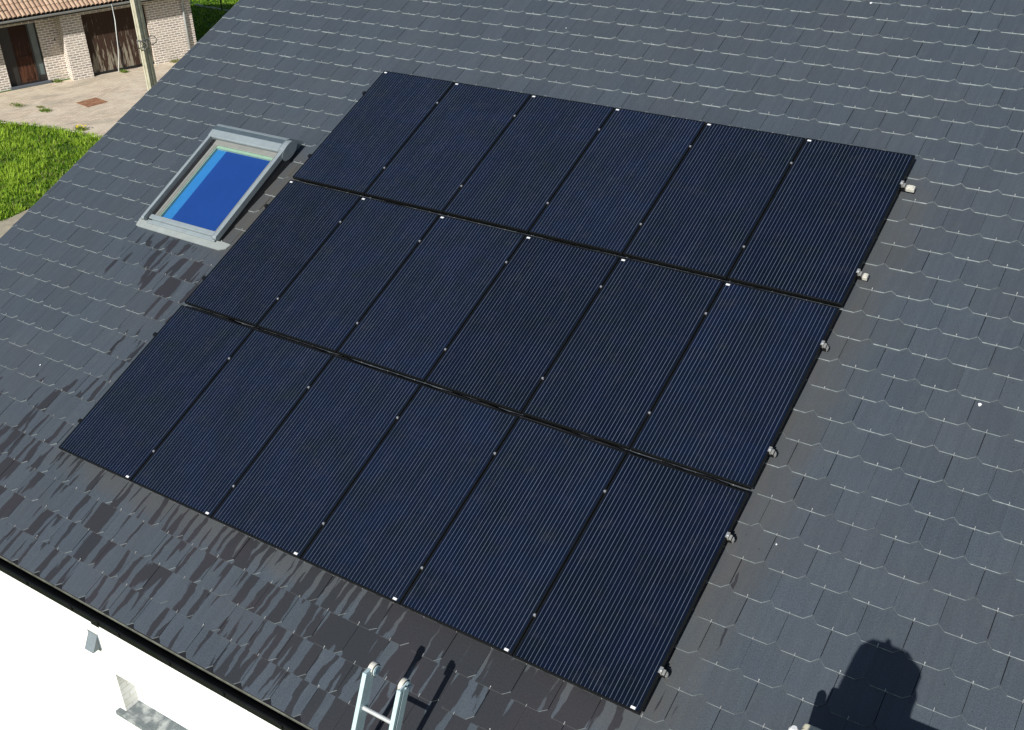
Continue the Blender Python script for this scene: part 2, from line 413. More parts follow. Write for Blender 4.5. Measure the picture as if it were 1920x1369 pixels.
# window
mb = MB(); yf = YW + .15
mb.box(WX0 - .001, WX1 + .001, yf, yf + .06, WZ0 + .0005, WZ0 + .07); mb.box(WX0 - .001, WX1 + .001, yf, yf + .06, WZ1 - .07, WZ1 + .001)
mb.box(WX0 - .001, WX0 + .07, yf, yf + .06, WZ0 + .07, WZ1 - .07); mb.box(WX1 - .07, WX1 + .001, yf, yf + .06, WZ0 + .07, WZ1 - .07)
mb.box((WX0 + WX1) / 2 - .035, (WX0 + WX1) / 2 + .035, yf, yf + .06, WZ0 + .07, WZ1 - .07)
win = mb.build('window', M['pvc'], house, bevel=.004)
mb = MB(); mb.box(WX0 + .07, WX1 - .07, yf + .035, yf + .05, WZ0 + .07, WZ1 - .07); mb.build('shutter', M['pvc'], win)
mb = MB(); mb.box(WX0 - .09, WX1 + .09, YW - .055, YW - .0005, WZ0 - .045, WZ0); mb.box(WX0 + .0005, WX1 - .0005, YW - .0005, yf + .02, WZ0 - .04, WZ0)
mb.build('sill', M['sill'], win, bevel=.003)
# vent hood
mb = MB(); hx0, hx1, ht, hb = 1.235, 1.355, -1.025, -1.175
mb.poly([(hx0, YW - .002, ht), (hx0, YW - .085, hb), (hx1, YW - .085, hb), (hx1, YW - .002, ht)], 0)
mb.poly([(hx1, YW - .002, ht), (hx1, YW - .085, hb), (hx1, YW - .002, hb)], 1)
mb.poly([(hx0, YW - .002, ht), (hx0, YW - .002, hb), (hx0, YW - .085, hb)], 1)
mb.box(hx0 - .012, hx1 + .012, YW - .004, YW - .001, hb - .02, ht + .012, 1)
mb.build('vent_hood', [M['hood'], M['hood']], house)
# mostly unseen stack added at the facade to cast a shadow on the slates
mb = MB(); mb.box(7.47, 8.20, -1.55, -.19, GZ - .3, .66)
ch = mb.build('shadow_chimney', M['shadow_chimney'], house)
mb = MB(); mb.box(7.455, 8.225, -1.575, -.165, .6603, .772)
mb.build('chimney_cap', M['cap'], ch, bevel=.022, segs=4)
mb = MB(); mb.tube([(7.412, -.215, -.2), (7.412, -.215, .66), (7.412, -.215, .715), (7.412, -.215, .735)], [.032, .032, .032, .018], 14); mb.build('flue_pipe', M['label'], ch)
mb = MB()
mb.prism([(7.600, .7725), (8.085, .7725), (8.085, 1.506), (8.096, 1.585), (8.079, 1.644), (8.088, 1.734), (8.072, 1.784), (8.013, 1.828), (7.971, 1.869), (7.858, 1.873), (7.839, 1.909), (7.814, 1.904), (7.812, 1.877), (7.73, 1.869), (7.707, 1.85), (7.658, 1.79), (7.64, 1.722), (7.623, 1.616), (7.606, 1.492)], -1.45, -1.25, 0, axis=1)
mb.build('shadow_cowl', M['blackrub'], ch)  # added cowl, outline shaped by the shadow it throws on the slates

# ------------------------------------------------------------------ roof window (part of the house)
SU0, SU1, SV0, SV1 = -1.545, -.325, 2.835, 4.22
def nb(v): return -.045 + .09 * (v - SV0) / (SV1 - SV0)     # top of the frame rises towards the cassette
def slant(mb, u0, u1, v0, v1, h, base, mi=0, mis=None):
    """box on the slope whose top follows nb()+h and whose bottom is n=base"""
    a, b = nb(v0) + h, nb(v1) + h
    P = [(u0, v0, base), (u1, v0, base), (u1, v1, base), (u0, v1, base), (u0, v0, a), (u1, v0, a), (u1, v1, b), (u0, v1, b)]
    for q, m_ in (((4, 5, 6, 7), mi), ((0, 1, 5, 4), mi), ((1, 2, 6, 5), mi if mis is None else mis), ((2, 3, 7, 6), mi), ((3, 0, 4, 7), mi), ((0, 3, 2, 1), mi)):
        mb.poly([P[i] for i in q], m_)
mb = MB()
slant(mb, SU0 + .02, SU0 + .048, SV0 + .03, SV1, -.030, N0 - .01); slant(mb, SU1 - .030, SU1 - .004, SV0 + .03, SV1, -.030, N0 - .01)
slant(mb, SU0 + .0485, SU1 - .0305, SV0 + .03, SV0 + .05, -.036, N0 - .01); slant(mb, SU0 + .0485, SU1 - .0305, SV0 + .0505, SV1, -.096, N0 - .01)
swin = child_roof(mb, 'roof_window', M['sideflash'], house)
def sky_part(mb, name, mat, **kw): return mb.build(name, mat, swin, **kw)
mb = MB()
for u0, u1 in ((SU0, SU0 + .045), (SU1 - .055, SU1)):
    mb = MB()
    prof = []
    P = []
    r = .03
    # side rail with a rounded lower end
    pts = [(SV0 + r, -.028), (SV0 + r * .3, -.022), (SV0, -.008), (SV0 + r * .15, .012), (SV0 + r * .6, .022), (SV1 - .02, .022), (SV1 - .02, -.028)]
    q0 = [(u0, v, nb(v) + h) for v, h in pts]; q1 = [(u1, v, nb(v) + h) for v, h in pts]
    mb.poly(q0); mb.poly(q1[::-1])
    for i in range(len(pts)):
        j = (i + 1) % len(pts); mb.poly([q0[i], q1[i], q1[j], q0[j]][::-1])
    sky_part(mb, 'side_rail', M['greyframe'], bevel=.006)
mb = MB(); slant(mb, SU0 + .046, SU0 + .118, SV0 + .035, SV1 - .03, -.026, -.10); sky_part(mb, 'guide_slot', M['slot'])
mb = MB(); slant(mb, SU1 - .075, SU1 - .0555, SV0 + .03, SV1 - .03, -.024, -.10); sky_part(mb, 'guide_slot', M['slot'])
mb = MB(); slant(mb, SU0 + .1185, SU0 + .155, SV0 + .05, SV1 - .08, -.016, -.10); slant(mb, SU0 + .1555, SU0 + .185, SV0 + .09, SV1 - .10, -.020, -.10)
slant(mb, SU1 - .115, SU1 - .0755, SV0 + .05, SV1 - .08, -.012, -.10)
slant(mb, SU0 + .1185, SU1 - .0755, SV1 - .125, SV1 - .055, -.013, -.10)
sky_part(mb, 'sash', M['sash'], bevel=.004)
mb = MB(); slant(mb, SU0 + .07, SU1 - .0755, SV0 + .045, SV0 + .105, -.010, -.10); slant(mb, SU0 + .05, SU1 - .0560, SV0 - .005, SV0 + .0445, -.034, -.10)
sky_part(mb, 'lower_cover', M['greyframe'], bevel=.006)
gv0, gv1, gu0, gu1 = SV0 + .106, SV1 - .126, SU0 + .186, SU1 - .1155
mb = MB()
slant(mb, gu0, gu0 + .012, gv0, gv1, -.028, -.10, 0); slant(mb, gu0 + .0125, gu1, gv1 - .035, gv1, -.028, -.10, 0)
sky_part(mb, 'glass_border', M['spacer'])
mb = MB(); mb.poly([(gu0 - .002, gv0 - .002, nb(gv0) - .022), (gu1 + .002, gv0 - .002, nb(gv0) - .022), (gu1 + .002, gv1 + .002, nb(gv1) - .022), (gu0 - .002, gv1 + .002, nb(gv1) - .022)])
sky_part(mb, 'glass', M['glass'])
mb = MB(); slant(mb, gu0 + .165, gu1, gv0, gv1 - .0355, -.052, -.092); bl = sky_part(mb, 'blind', M['blind']); bl['label'] = 'deep blue blind behind the glass'
mb = MB(); slant(mb, gu0 + .0125, gu0 + .1645, gv0, gv1 - .0355, -.058, -.095); bl = sky_part(mb, 'side_strip', M['blue_strip']); bl['label'] = 'light blue strip beside the blind'  # flat light blue strip left of the blind
# awning cassette over the top
mb = MB()
prof = [(SV1 - .055, .020), (SV1 - .050, .034), (SV1 + .045, .046), (SV1 + .05, .046), (SV1 + .05, -.10), (SV1 - .03, -.10)]
mb.prism([(v, n + .035) for v, n in prof], SU0 - .004, SU1 - .075, 0)
mb.prism([(SV1 + .0505, -.09), (SV1 + .0505, .0790), (SV1 + .12, .0770), (SV1 + .12, -.09)], SU0 - .002, SU1 - .076, 1)
cas = sky_part(mb, 'awning_cassette', [M['greyframe'], M['greydark']], bevel=.004)
mb = MB(); c0, n0 = SV1 + .030, .014
ring = [(c0 + .135 * math.cos(a), n0 + .066 * math.sin(a) + .012 * math.cos(a)) for a in [2 * math.pi * i / 20 for i in range(20)]]
mb.prism(ring, SU1 - .0745, SU1 + .012, 0)
sky_part(mb, 'end_cap', M['greyframe'], bevel=.014, segs=3)
mb = MB(); mb.prism([(SV1 + .1205, -.12), (SV1 + .1205, .0775), (SV1 + .165, .060), (SV1 + .235, -.02), (SV1 + .30, -.098), (SV1 + .30, -.12)], SU0 - .01, SU1 - .065, 0)
sky_part(mb, 'top_flashing', M['greyframe'], bevel=.003)
mb = MB(); h = -.1095
a = [(-1.635, 2.775), (-1.60, 2.765), (-.27, 2.755), (-.19, 2.80), (-.17, 2.865), (-.31, 2.875), (SU1 - .01, 2.90), (SU0 + .01, 2.91), (-1.665, 2.885)]
mb.poly([(x, y, h) for x, y in a]); mb.poly([(x, y, h - .012) for x, y in a][::-1])
for i in range(len(a)):
    p, q = a[i], a[(i + 1) % len(a)]; mb.poly([(*p, h), (*p, h - .012), (*q, h - .012), (*q, h)])
mb.poly([(SU0 + .012, 2.905, h + .001), (SU1 - .012, 2.895, h + .001), (SU1 - .012, 2.87, h + .03), (SU0 + .012, 2.87, h + .03)])
sky_part(mb, 'apron', M['apron'])

# ------------------------------------------------------------------ solar panels
FR = .011
def make_panel():
    root = empty('solar_panel')
    mb = MB(); w, h = PANEL_W, PANEL_H
    for x0, x1, y0, y1 in ((0, w, 0, FR), (0, w, h - FR, h), (0, FR, FR, h - FR), (w - FR, w, FR, h - FR)):
        mb.box(x0, x1, y0, y1, -.035, 0)
    mb.box(FR, w - FR, FR, h - FR, -.012, -.008)
    fr = mb.build('frame', M['frame'], root, bevel=.0012, segs=1)
    mb = MB(); mb.poly([(FR, FR, -.0015), (w - FR, FR, -.0015), (w - FR, h - FR, -.0015), (FR, h - FR, -.0015)], 0,
                       [(0, 0), (w - 2 * FR, 0), (w - 2 * FR, h - 2 * FR), (0, h - 2 * FR)])
    gl = mb.build('glass', M['cells'], root)
    mb = MB(); mb.box(0, .036, 0, .019, 0, .0012); lb = mb.build('barcode_label', M['label'], root)
    return root, (fr, gl, lb)
proot, pparts = make_panel()
ORD = ['leftmost', 'second', 'third', 'fourth', 'fifth', 'rightmost']
ROWN = ['bottom', 'middle', 'top']
EXTRA = {(2, 0): 'beside the roof window', (1, 0): 'below right of the roof window', (0, 0): 'at the wet slates', (0, 5): 'nearest the rooftop shadow',
         (2, 5): 'with pale blocks at its right edge', (1, 5): 'with silver clamps on its right edge'}
first = True
for r in range(3):
    for c in range(6):
        if first: o, parts = proot, pparts; first = False
        else:
            o = proot.copy(); col.objects.link(o); parts = []
            for p in pparts:
                q = p.copy(); col.objects.link(q); q.parent = o; parts.append(q)
        rp = random.Random(r * 10 + c)
        o.matrix_world = ROOF_M @ Matrix.Translation((c * (PANEL_W + GU), r * (PANEL_H + GVV), rp.uniform(-.001, .001))) @ Matrix.Rotation(rp.uniform(-.0012, .0012), 4, 'Y') @ Matrix.Rotation(rp.uniform(-.0008, .0008), 4, 'X')
        pos = ORD[c] if c in (0, 5) else ORD[c] + ' from the left'
        lab = 'black solar panel, %s in the %s row' % (pos, ROWN[r])
        if (r, c) in EXTRA: lab += ', ' + EXTRA[(r, c)]
        tag(o, lab, 'solar panel', 'solar panels mounted on the slate roof')
        if r == 0: parts[2].location = (PANEL_W - .075, .012, 0)
        else: parts[2].location = (.022, PANEL_H - .040, 0)

# ------------------------------------------------------------------ mounting rails with clamps
RV = [.345, 1.505, 2.325, 3.45, 4.29, 5.42]
RLAB = ['lower black mounting rail under the bottom row of panels, silver end at right',
        'upper black mounting rail under the bottom row of panels, silver end at right',
        'lower black mounting rail under the middle row of panels, silver end at right',
        'upper black mounting rail under the middle row of panels, silver end at right',
        'lower mounting rail under the top row of panels, pale block at right end',
        'upper mounting rail under the top row of panels, wide pale block at right end']
def link(src, parent):
    q = src.copy(); col.objects.link(q); q.parent = parent; return q
mb = MB(); mb.box(-.085, AW + .035, -.02, .02, -.078, -.0355)
rail_me = mb
rails = []
for i, v in enumerate(RV):
    ro = empty('mounting_rail'); ro.matrix_world = ROOF_M @ Matrix.Translation((0, v, 0))
    tag(ro, RLAB[i], 'mounting rail', 'rails carrying the solar panels')
    if i == 0:
        bar = rail_me.build('rail_bar', M['rail'], ro, bevel=.002)
        m1 = MB(); m1.box(-.019, .019, -.022, .022, .0012, .0045); m1.box(-.0035, .0035, -.02, .02, -.036, .0012); mid0 = m1.build('mid_clamp', M['rail'], ro)
        m2 = MB(); m2.tube([(0, 0, .0046), (0, 0, .011)], .0105, 10); bolt0 = m2.build('bolt', M['bolt'], mid0)
        m3 = MB(); m3.box(-.012, .012, -.024, .024, .0012, .005); m3.box(.001, .012, -.024, .024, -.0355, .0012); m3.box(.0125, .03, -.02, .02, -.0355, -.018); end0 = m3.build('end_clamp', M['alu'], ro, bevel=.001)
        b2 = link(bolt0, end0)
        m4 = MB(); m4.box(0, .006, -.019, .019, -.0765, -.037); m4.box(.006, .012, -.012, .012, -.07, -.045); cap0 = m4.build('rail_end', M['alu'], ro, bevel=.001)
        m5 = MB(); m5.box(-.03, .03, -.02, .02, -.1185, -.0785); m5.box(-.016, .016, -.06, .16, -.1185, -.111); foot0 = m5.build('roof_hook', M['alu'], ro)
        m6 = MB(); m6.box(0, .075, -.026, .026, -.075, -.036); m6.box(.012, .062, -.020, .020, -.0355, -.026); blk0 = m6.build('end_block', M['white_block'], ro, bevel=.005, segs=2)
        blk0.parent = None
    else:
        link(bar, ro)
    for c in range(1, 6):
        q = mid0 if (i == 0 and c == 1) else link(mid0, ro)
        q.location = (c * (PANEL_W + GU) - GU / 2, random.uniform(-.012, .012), 0)
        if q is not mid0: link(bolt0, q)
    q = end0 if i == 0 else link(end0, ro)
    q.location = (AW + .002, 0, 0)
    if i: link(bolt0, q)
    q = cap0 if i == 0 else link(cap0, ro); q.location = (AW + .036, 0, 0)
    for kx in range(5):
        q = foot0 if (i == 0 and kx == 0) else link(foot0, ro); q.location = (.45 + kx * 1.33, 0, 0)
    if i in (4, 5):
        q = blk0 if i == 5 else link(blk0, ro); q.parent = ro
        q.location = (AW + .043, 0, 0); q.scale = (1.0 if i == 5 else .55, 1, 1)

# black string cables along the row gaps, added to keep the gaps dark
for r, lab in ((1, 'thin black cable added to darken the gap between the bottom and middle rows of panels'), (2, 'thin black cable added to darken the gap between the middle and top rows of panels')):
    ca = empty('gap_darkening_cable'); ca.matrix_world = ROOF_M @ Matrix.Translation((0, r * (PANEL_H + GVV) - GVV / 2, 0))
    rc = random.Random(r); mb = MB(); x_ = .02; pts = []
    while x_ < AW - .02: pts.append((x_, .004 + rc.uniform(-.006, .006), -.052 + rc.uniform(-.006, .004))); x_ += .19
    mb.tube(pts, .0135, 7); mb.build('cable', M['slot'], ca, smooth=True)
    tag(ca, lab, 'cable', 'cables added to darken the gaps between the panel rows')

# ------------------------------------------------------------------ ladder
lad = empty('ladder', loc=(4.714, -3.08, GZ))
tag(lad, 'aluminium ladder with two cream wheels leaning over the black gutter', 'ladder')
LD = Vector((0, -.432, -.902)); LX = Vector((1, 0, 0)); LN = LD.cross(LX)    # LN: away from / towards the roof
inv = Matrix.Translation((-4.714, 3.08, -GZ))
def lpt(x, t, n): return Vector((x, -.770, .205)) + LD * t + LN * n - Vector((4.714, -3.08, GZ))
LT = (.205 - GZ) / .902
def ladbox(mb, x0, x1, t0, t1, n0, n1, mi=0):
    P = [lpt(x, t, n) for n in (n0, n1) for t in (t0, t1) for x in (x0, x1)]
    for q in ((0, 2, 3, 1), (4, 5, 7, 6), (0, 1, 5, 4), (2, 6, 7, 3), (0, 4, 6, 2), (1, 3, 7, 5)): mb.poly([P[i] for i in q], mi)
if LN.y < 0: LN = -LN
for i, x in enumerate((4.566, 4.872)):
    mb = MB(); x0, x1 = x - .017, x + .017
    if i == 0: ladbox(mb, x0, x1, .045, LT - .02, -.052, .052)
    else:      # the near side of the second rail is a shallow channel
        ladbox(mb, x0, x1 - .006, .045, LT - .02, -.052, .052); ladbox(mb, x1 - .0059, x1, .045, LT - .02, -.052, -.022); ladbox(mb, x1 - .0059, x1, .045, LT - .02, -.012, .052)
    mb.build('rail', M['ladder'], lad, bevel=.002)
t = .315; 
while t < LT - .2:
    mb = MB(); mb.tube([lpt(4.545, t, .0), lpt(4.872, t, .0)], .0165, 12); mb.build('rung', M['rung'], lad, smooth=False); t += .28
for i, (x, wy, wz) in enumerate(((4.566, -.738, .140), (4.868, -.752, .148))):
    o3 = Vector((-4.714, 3.08, -GZ)); c = Vector((x, wy, wz)) + o3
    X = lambda d: Vector((d, 0, 0))
    ta, tb = (-.026, .018) if i == 0 else (-.040, -.004)
    mb = MB(); mb.tube([c + X(ta), c + X(ta + .004), c + X(tb - .004), c + X(tb)], [.047, .053, .053, .048], 28)
    wh = mb.build('wheel', M['tyre'], lad)
    mb = MB(); mb.tube([c + X(tb + .0002), c + X(tb + .0042)], [.0475, .0455], 28); mb.build('wheel_seal', M['blackrub'], wh)
    # arm from the rail's end to the axle, rounded round the wheel (convex outline of rail end and axle boss)
    pr2 = .036 if i == 0 else .042
    pp = [(q.y, q.z) for q in (lpt(x, .046, -.051), lpt(x, .046, .051), lpt(x, .15, -.051), lpt(x, .15, .051))] + [(c.y + pr2 * math.cos(q), c.z + pr2 * math.sin(q)) for q in [k * math.pi / 14 for k in range(28)]]
    pp = sorted(set(pp))
    def half(ps):
        h_ = []
        for p in ps:
            while len(h_) > 1 and (h_[-1][0] - h_[-2][0]) * (p[1] - h_[-2][1]) - (h_[-1][1] - h_[-2][1]) * (p[0] - h_[-2][0]) <= 0: h_.pop()
            h_.append(p)
        return h_[:-1]
    prof = [Vector((c.x, *p)) for p in half(pp) + half(pp[::-1])]
    fx0, fx1 = (-.017, .010) if i == 0 else (.0004, .0120)
    f0 = [p + X(fx0) for p in prof]; f1 = [p + X(fx1) for p in prof]; m_ = len(prof)
    mb = MB(); mb.poly(f0[::-1]); mb.poly(f1)
    for j in range(m_): mb.poly([f0[j], f0[(j + 1) % m_], f1[(j + 1) % m_], f1[j]])
    mb.build('wheel_arm', M['ladder'], lad)
    h0 = tb + .0044 if i == 0 else fx1 + .0002
    if True:
        rr_ = .042 if i == 0 else .036
        mb = MB(); mb.tube([c + X(h0), c + X(h0 + .006)], [rr_, rr_ - .004], 28); mb.build('wheel_rim', M['ladder'], wh); h0 += .0062
    mb = MB(); mb.tube([c + X(h0), c + X(h0 + .002)], [.027, .026], 24); mb.build('hub', M['hub'], wh)
    if i == 1:
        q_ = lpt(x, .02, .0); q_.x = c.x + .0205
        mb = MB(); mb.tube([q_, q_ + X(.004)], .008, 10); mb.build('bolt', M['slot'], lad)

# ------------------------------------------------------------------ ground, court, path, lawn
def grass_ground():
    t = NT('grass_ground'); o = t.objc(); n = t.noise(o, 3.5, 4, .65); n2 = t.noise(o, 30, 4, .7); n3 = t.noise(o, .5, 3)
    c = t.mix(t.ramp(n2, .3, .7), (.030, .070, .010), (.095, .160, .022)); c = t.mix(t.math('MULTIPLY', t.ramp(n, .45, .7), .5), c, (.12, .16, .035))
    c = t.mix(t.math('MULTIPLY', t.ramp(n3, .5, .7), .4), c, (.05, .11, .015))
    return t.bsdf(c, .9, .1, 0, t.bump(n2, .8, .05))
def court_mat():
    t = NT('court_paving'); o = t.objc(); s = t.sep(o)
    x = t.math('ADD', t.math('MULTIPLY', s[0], .345), t.math('MULTIPLY', s[1], .9386)); y = t.math('SUBTRACT', t.math('MULTIPLY', s[0], .9386), t.math('MULTIPLY', s[1], .345))
    b = t.n('ShaderNodeTexBrick', None, Vector=t.comb(x, y, 0.0), Scale=1.0, Mortar_Size=.008, Mortar_Smooth=.4, Brick_Width=.22, Row_Height=.11)
    for k_, c_ in (('Color1', (.62, .51, .39)), ('Color2', (.46, .38, .29)), ('Mortar', (.33, .29, .22))): b.inputs[k_].default_value = (*c_, 1)
    n = t.noise(o, .9, 4, .6); n2 = t.noise(o, 6, 5, .65); n3 = t.noise(t.comb(t.math('MULTIPLY', x, .5), t.math('MULTIPLY', y, 1.6), 2.0), 1.0, 3, .6)
    c = t.mix(t.math('MULTIPLY', t.ramp(n, .42, .65), .55), b.outputs[0], (.62, .55, .43))
    c = t.mix(t.math('MULTIPLY', t.ramp(n2, .5, .72), .45), c, (.36, .33, .26))
    c = t.mix(t.math('MULTIPLY', t.ramp(n3, .52, .7), .55), c, (.27, .25, .20))
    return t.bsdf(c, .85, .2, 0, t.bump(n2, .3, .01))
M['ground'] = grass_ground(); M['court'] = court_mat()
M['kerb'] = plain('pale_edging', (.50, .45, .35), .85, .2, 0, .2, 9)
M['path'] = plain('beige_path', (.36, .32, .24), .85, .2, 0, .2, 5)
mb = MB(); mb.poly([(-400, -400, GZ - .012), (400, -400, GZ - .012), (400, 400, GZ - .012), (-400, 400, GZ - .012)])
tag(mb.build('ground', M['ground']), kind='structure')
P0 = Vector((-25.503, 19.412)); GE = Vector((.345, .9386)); GN = Vector((.9386, -.345))
def gp(s, d, z=0): q = P0 + GE * s + GN * d; return (q.x, q.y, GZ + z)
mb = MB()
edge = [(-40, 11.9), (-27, 13.7), (-24.4, 14.42), (-23.4, 14.66), (-22.6, 14.88), (-21.8, 14.96), (-20.94, 15.08), (-19.83, 15.06), (-17, 15.3), (-12, 15.6)]
a_ = [(x, y, GZ - .004) for x, y in edge] + [(-12, 30, GZ - .004)] + [gp(10.5, 5.0, -.004), gp(4.15, .2, -.004), gp(4.15, -.3, -.004), gp(-18, -.3, -.004)]
mb.poly(a_); tag(mb.build('courtyard', M['court']), kind='structure')
mb = MB(); rng = random.Random(5)
for (p, q) in zip(edge, edge[1:]):
    n = max(1, int((Vector(q) - Vector(p)).length / .5))
    for i in range(n):
        a = Vector(p).lerp(Vector(q), i / n + .01); b = Vector(p).lerp(Vector(q), (i + 1) / n - .01)
        o_ = Vector((-(b - a).y, (b - a).x)).normalized() * .045; h = rng.uniform(.0, .012)
        lo = [(a - o_), (b - o_), (b + o_), (a + o_)]
        mb.poly([(p_.x, p_.y, GZ + .012 + h) for p_ in lo])
        for i_ in range(4):
            u_, v_ = lo[i_], lo[(i_ + 1) % 4]; mb.poly([(u_.x, u_.y, GZ - .02), (v_.x, v_.y, GZ - .02), (v_.x, v_.y, GZ + .012 + h), (u_.x, u_.y, GZ + .012 + h)])
tag(mb.build('kerb', M['kerb']), kind='structure')
mb = MB(); mb.poly([(-17.0, 7.2, GZ - .003), (-3.4, 4, GZ - .003), (-3.4, 13, GZ - .003), (-16.75, 10.6, GZ - .003), (-16.62, 9.7, GZ - .003)])
tag(mb.build('path', M['path']), kind='structure')

# grass blades (uncountable)
def grass_mat():
    t = NT('grass_blades'); a = t.sep(t.attr().outputs['Color'])
    c = t.mix(a[0], (.045, .150, .006), (.36, .52, .050)); c = t.mix(t.math('MULTIPLY', a[1], .8), c, (.27, .25, .11))
    bs = t.n('ShaderNodeBsdfPrincipled', None, Base_Color=c, Roughness=.7); bs.inputs['Specular IOR Level'].default_value = .15
    tr = t.n('ShaderNodeBsdfTranslucent', None, Color=c)
    mx = t.n('ShaderNodeMixShader', None, i0=.35, i1=bs.outputs[0], i2=tr.outputs[0]); t.t.links.new(mx.outputs[0], t.out.inputs[0]); return t.m
M['grass'] = grass_mat()
from mathutils import noise as mnoise
def inpoly(x, y, poly):
    r = False; j = len(poly) - 1
    for i in range(len(poly)):
        if (poly[i][1] > y) != (poly[j][1] > y) and x < (poly[j][0] - poly[i][0]) * (y - poly[i][1]) / (poly[j][1] - poly[i][1]) + poly[i][0]: r = not r
        j = i
    return r
def blades(mb, x, y, n, spread, h, rng, tone=.5, dry=.0, z=GZ - .012, wid=.012):
    for _ in range(n):
        a = rng.uniform(0, 6.283); d = rng.random() * spread
        bx, by = x + d * math.cos(a), y + d * math.sin(a)
        hh = h * rng.uniform(.5, 1.2); ln = hh * rng.uniform(.2, .9); w_ = wid * rng.uniform(.7, 1.4); b = a + rng.uniform(-1, 1)
        px, py = math.cos(b + 1.57) * w_, math.sin(b + 1.57) * w_
        t_ = max(0, min(1, tone + rng.uniform(-.3, .3))); c = (t_, 1.0 if rng.random() < dry else 0, 0, 1)
        mb.poly([(bx - px, by - py, z), (bx + px, by + py, z), (bx + math.cos(b) * ln, by + math.sin(b) * ln, z + hh)], 0, None, [c, c, c])
lawn1 = [(-27, 13.65)] + edge[2:8] + [(-17.5, 15.2), (-15.8, 13), (-16.70, 10.6), (-16.6, 9.7), (-16.9, 7.4), (-18.5, 6.6), (-27, 9.2)]
mb = MB(); rng = random.Random(21); cnt = 0
while cnt < 15000:
    x, y = rng.uniform(-27, -15.5), rng.uniform(6.6, 15.3)
    if not inpoly(x, y, lawn1): continue
    nz = mnoise.noise(Vector((x * .9, y * .9, 0))); nz2 = mnoise.noise(Vector((x * 3.1, y * 3.1, 4)))
    if nz2 < -.30 and rng.random() < .75: cnt += 1; continue
    blades(mb, x, y, 4, .07, .11 + .07 * nz2 + .05 * nz, rng, .55 + .6 * nz + .7 * nz2, .05 + (.10 if nz < -.2 else 0), wid=.016); cnt += 1
tag(mb.build('lawn_grass', M['grass']), kind='stuff', label='bright green lawn grass beside the courtyard')
far = [gp(4.3, 1.5)[:2], gp(4.3, -6)[:2], (-36, 33), (-24, 36), (-17, 30)]
mb = MB(); cnt = 0
while cnt < 9000:
    x, y = rng.uniform(-36, -17), rng.uniform(22, 36)
    if not inpoly(x, y, far): continue
    nz = mnoise.noise(Vector((x * .8, y * .8, 7)))
    blades(mb, x, y, 3, .10, .10 + .03 * nz, rng, .45 + .4 * nz, .03, wid=.025); cnt += 1
tag(mb.build('far_lawn_grass', M['grass']), kind='stuff', label='lawn behind the brick garage, half in its shadow')

# weeds growing from the paving
M['flower'] = plain('yellow_flower', (.75, .55, .02), .6, .2, 0, .1, 40)
WE = [((-25.0, 15.91), .30, .10, .18, .35, 'brown-green weed patch in the paving nearest the left edge of the photo'),
      ((-24.15, 16.16), .16, .05, .35, .5, 'thin pale weed streak between the two larger weed patches'),
      ((-23.63, 15.98), .22, .12, .45, .1, 'green weed tuft on the courtyard between lawn and rusty cover'),
      ((-20.96, 15.27), .22, .16, .65, .05, 'weed with yellow flowers at the lawn edging'),
      ((-25.02, 20.32), .16, .14, .45, .1, 'green weed at the foot of the worn garage door'),
      ((-26.22, 18.38), .20, .14, .35, .2, 'weed in the corner beside the brick garage pillar'),
      ((-24.42, 22.15), .28, .16, .5, .75, 'dry yellow weeds along the right garage wall')]
for (x, y), sp_, h, tone, dry, lab in WE:
    mb = MB(); e_ = empty('weed', loc=(x, y, GZ)); blades(mb, 0, 0, 150, sp_, h * .8, rng, tone * .45, min(1, dry + .35), z=-.004, wid=.014)
    # stretch along the joints of the paving
    mb.v = [(px * 1.25, py * .6, pz * .8) for px, py, pz in mb.v]
    mb.build('leaves', M['grass'], e_)
    if 'yellow flowers' in lab:
        fb = MB()
        for _ in range(12):
            cx_, cy_, cz_ = rng.uniform(-.05, .25), rng.uniform(-.1, .1), rng.uniform(.10, .17)
            fb.poly([(cx_ + .028 * math.cos(a), cy_ + .028 * math.sin(a), cz_ + .008 * math.sin(2 * a)) for a in [i * 1.2566 for i in range(5)]])
        fb.build('flowers', M['flower'], e_)
    tag(e_, lab, 'weed', 'weeds in the courtyard paving')

# rusty drain cover
def rust_mat():
    t = NT('rusty_iron'); o = t.objc(); n = t.noise(o, 5, 5, .65); n2 = t.noise(o, 40, 3, .6)
    c = t.mix(t.ramp(n, .35, .65), (.22, .105, .06), (.35, .19, .11)); c = t.mix(t.math('MULTIPLY', t.ramp(n2, .55, .7), .4), c, (.12, .05, .03))
    return t.bsdf(c, .8, .2, 0, t.bump(n2, .3, .004))
M['rust'] = rust_mat()
dc = empty('drain_cover', loc=(-23.0, 17.33, GZ)); dc.rotation_euler.z = math.atan2(17.69 - 17.01, -23.31 + 23.43)
tag(dc, 'rusty square drain cover in the courtyard paving', 'drain cover')
mb = MB(); mb.box(-.32, .32, -.36, .36, -.02, .006)
for i in range(-3, 4):
    for j in range(-3, 4): mb.box(i * .085 - .02, i * .085 + .02, j * .095 - .022, j * .095 + .022, .0062, .010)
mb.build('plate', M['rust'], dc)
mb = MB()
for q in ((-.365, .365, -.405, -.362), (-.365, .365, .362, .405), (-.365, -.322, -.362, .362), (.322, .365, -.362, .362)): mb.box(*q, -.03, .004)
mb.build('rim', M['rust'], dc)

# ------------------------------------------------------------------ brick garage
GMAT = Matrix(((GE.x, GN.x, 0, P0.x), (GE.y, GN.y, 0, P0.y), (0, 0, 1, GZ), (0, 0, 0, 1)))   # (along front, towards court, up); left-handed
garage = empty('brick_garage', loc=(P0.x, P0.y, GZ)); garage.rotation_euler.z = math.atan2(GE.y, GE.x)
tag(garage, 'low whitewashed brick garage with clay tile roof and dark wooden doors', 'garage')
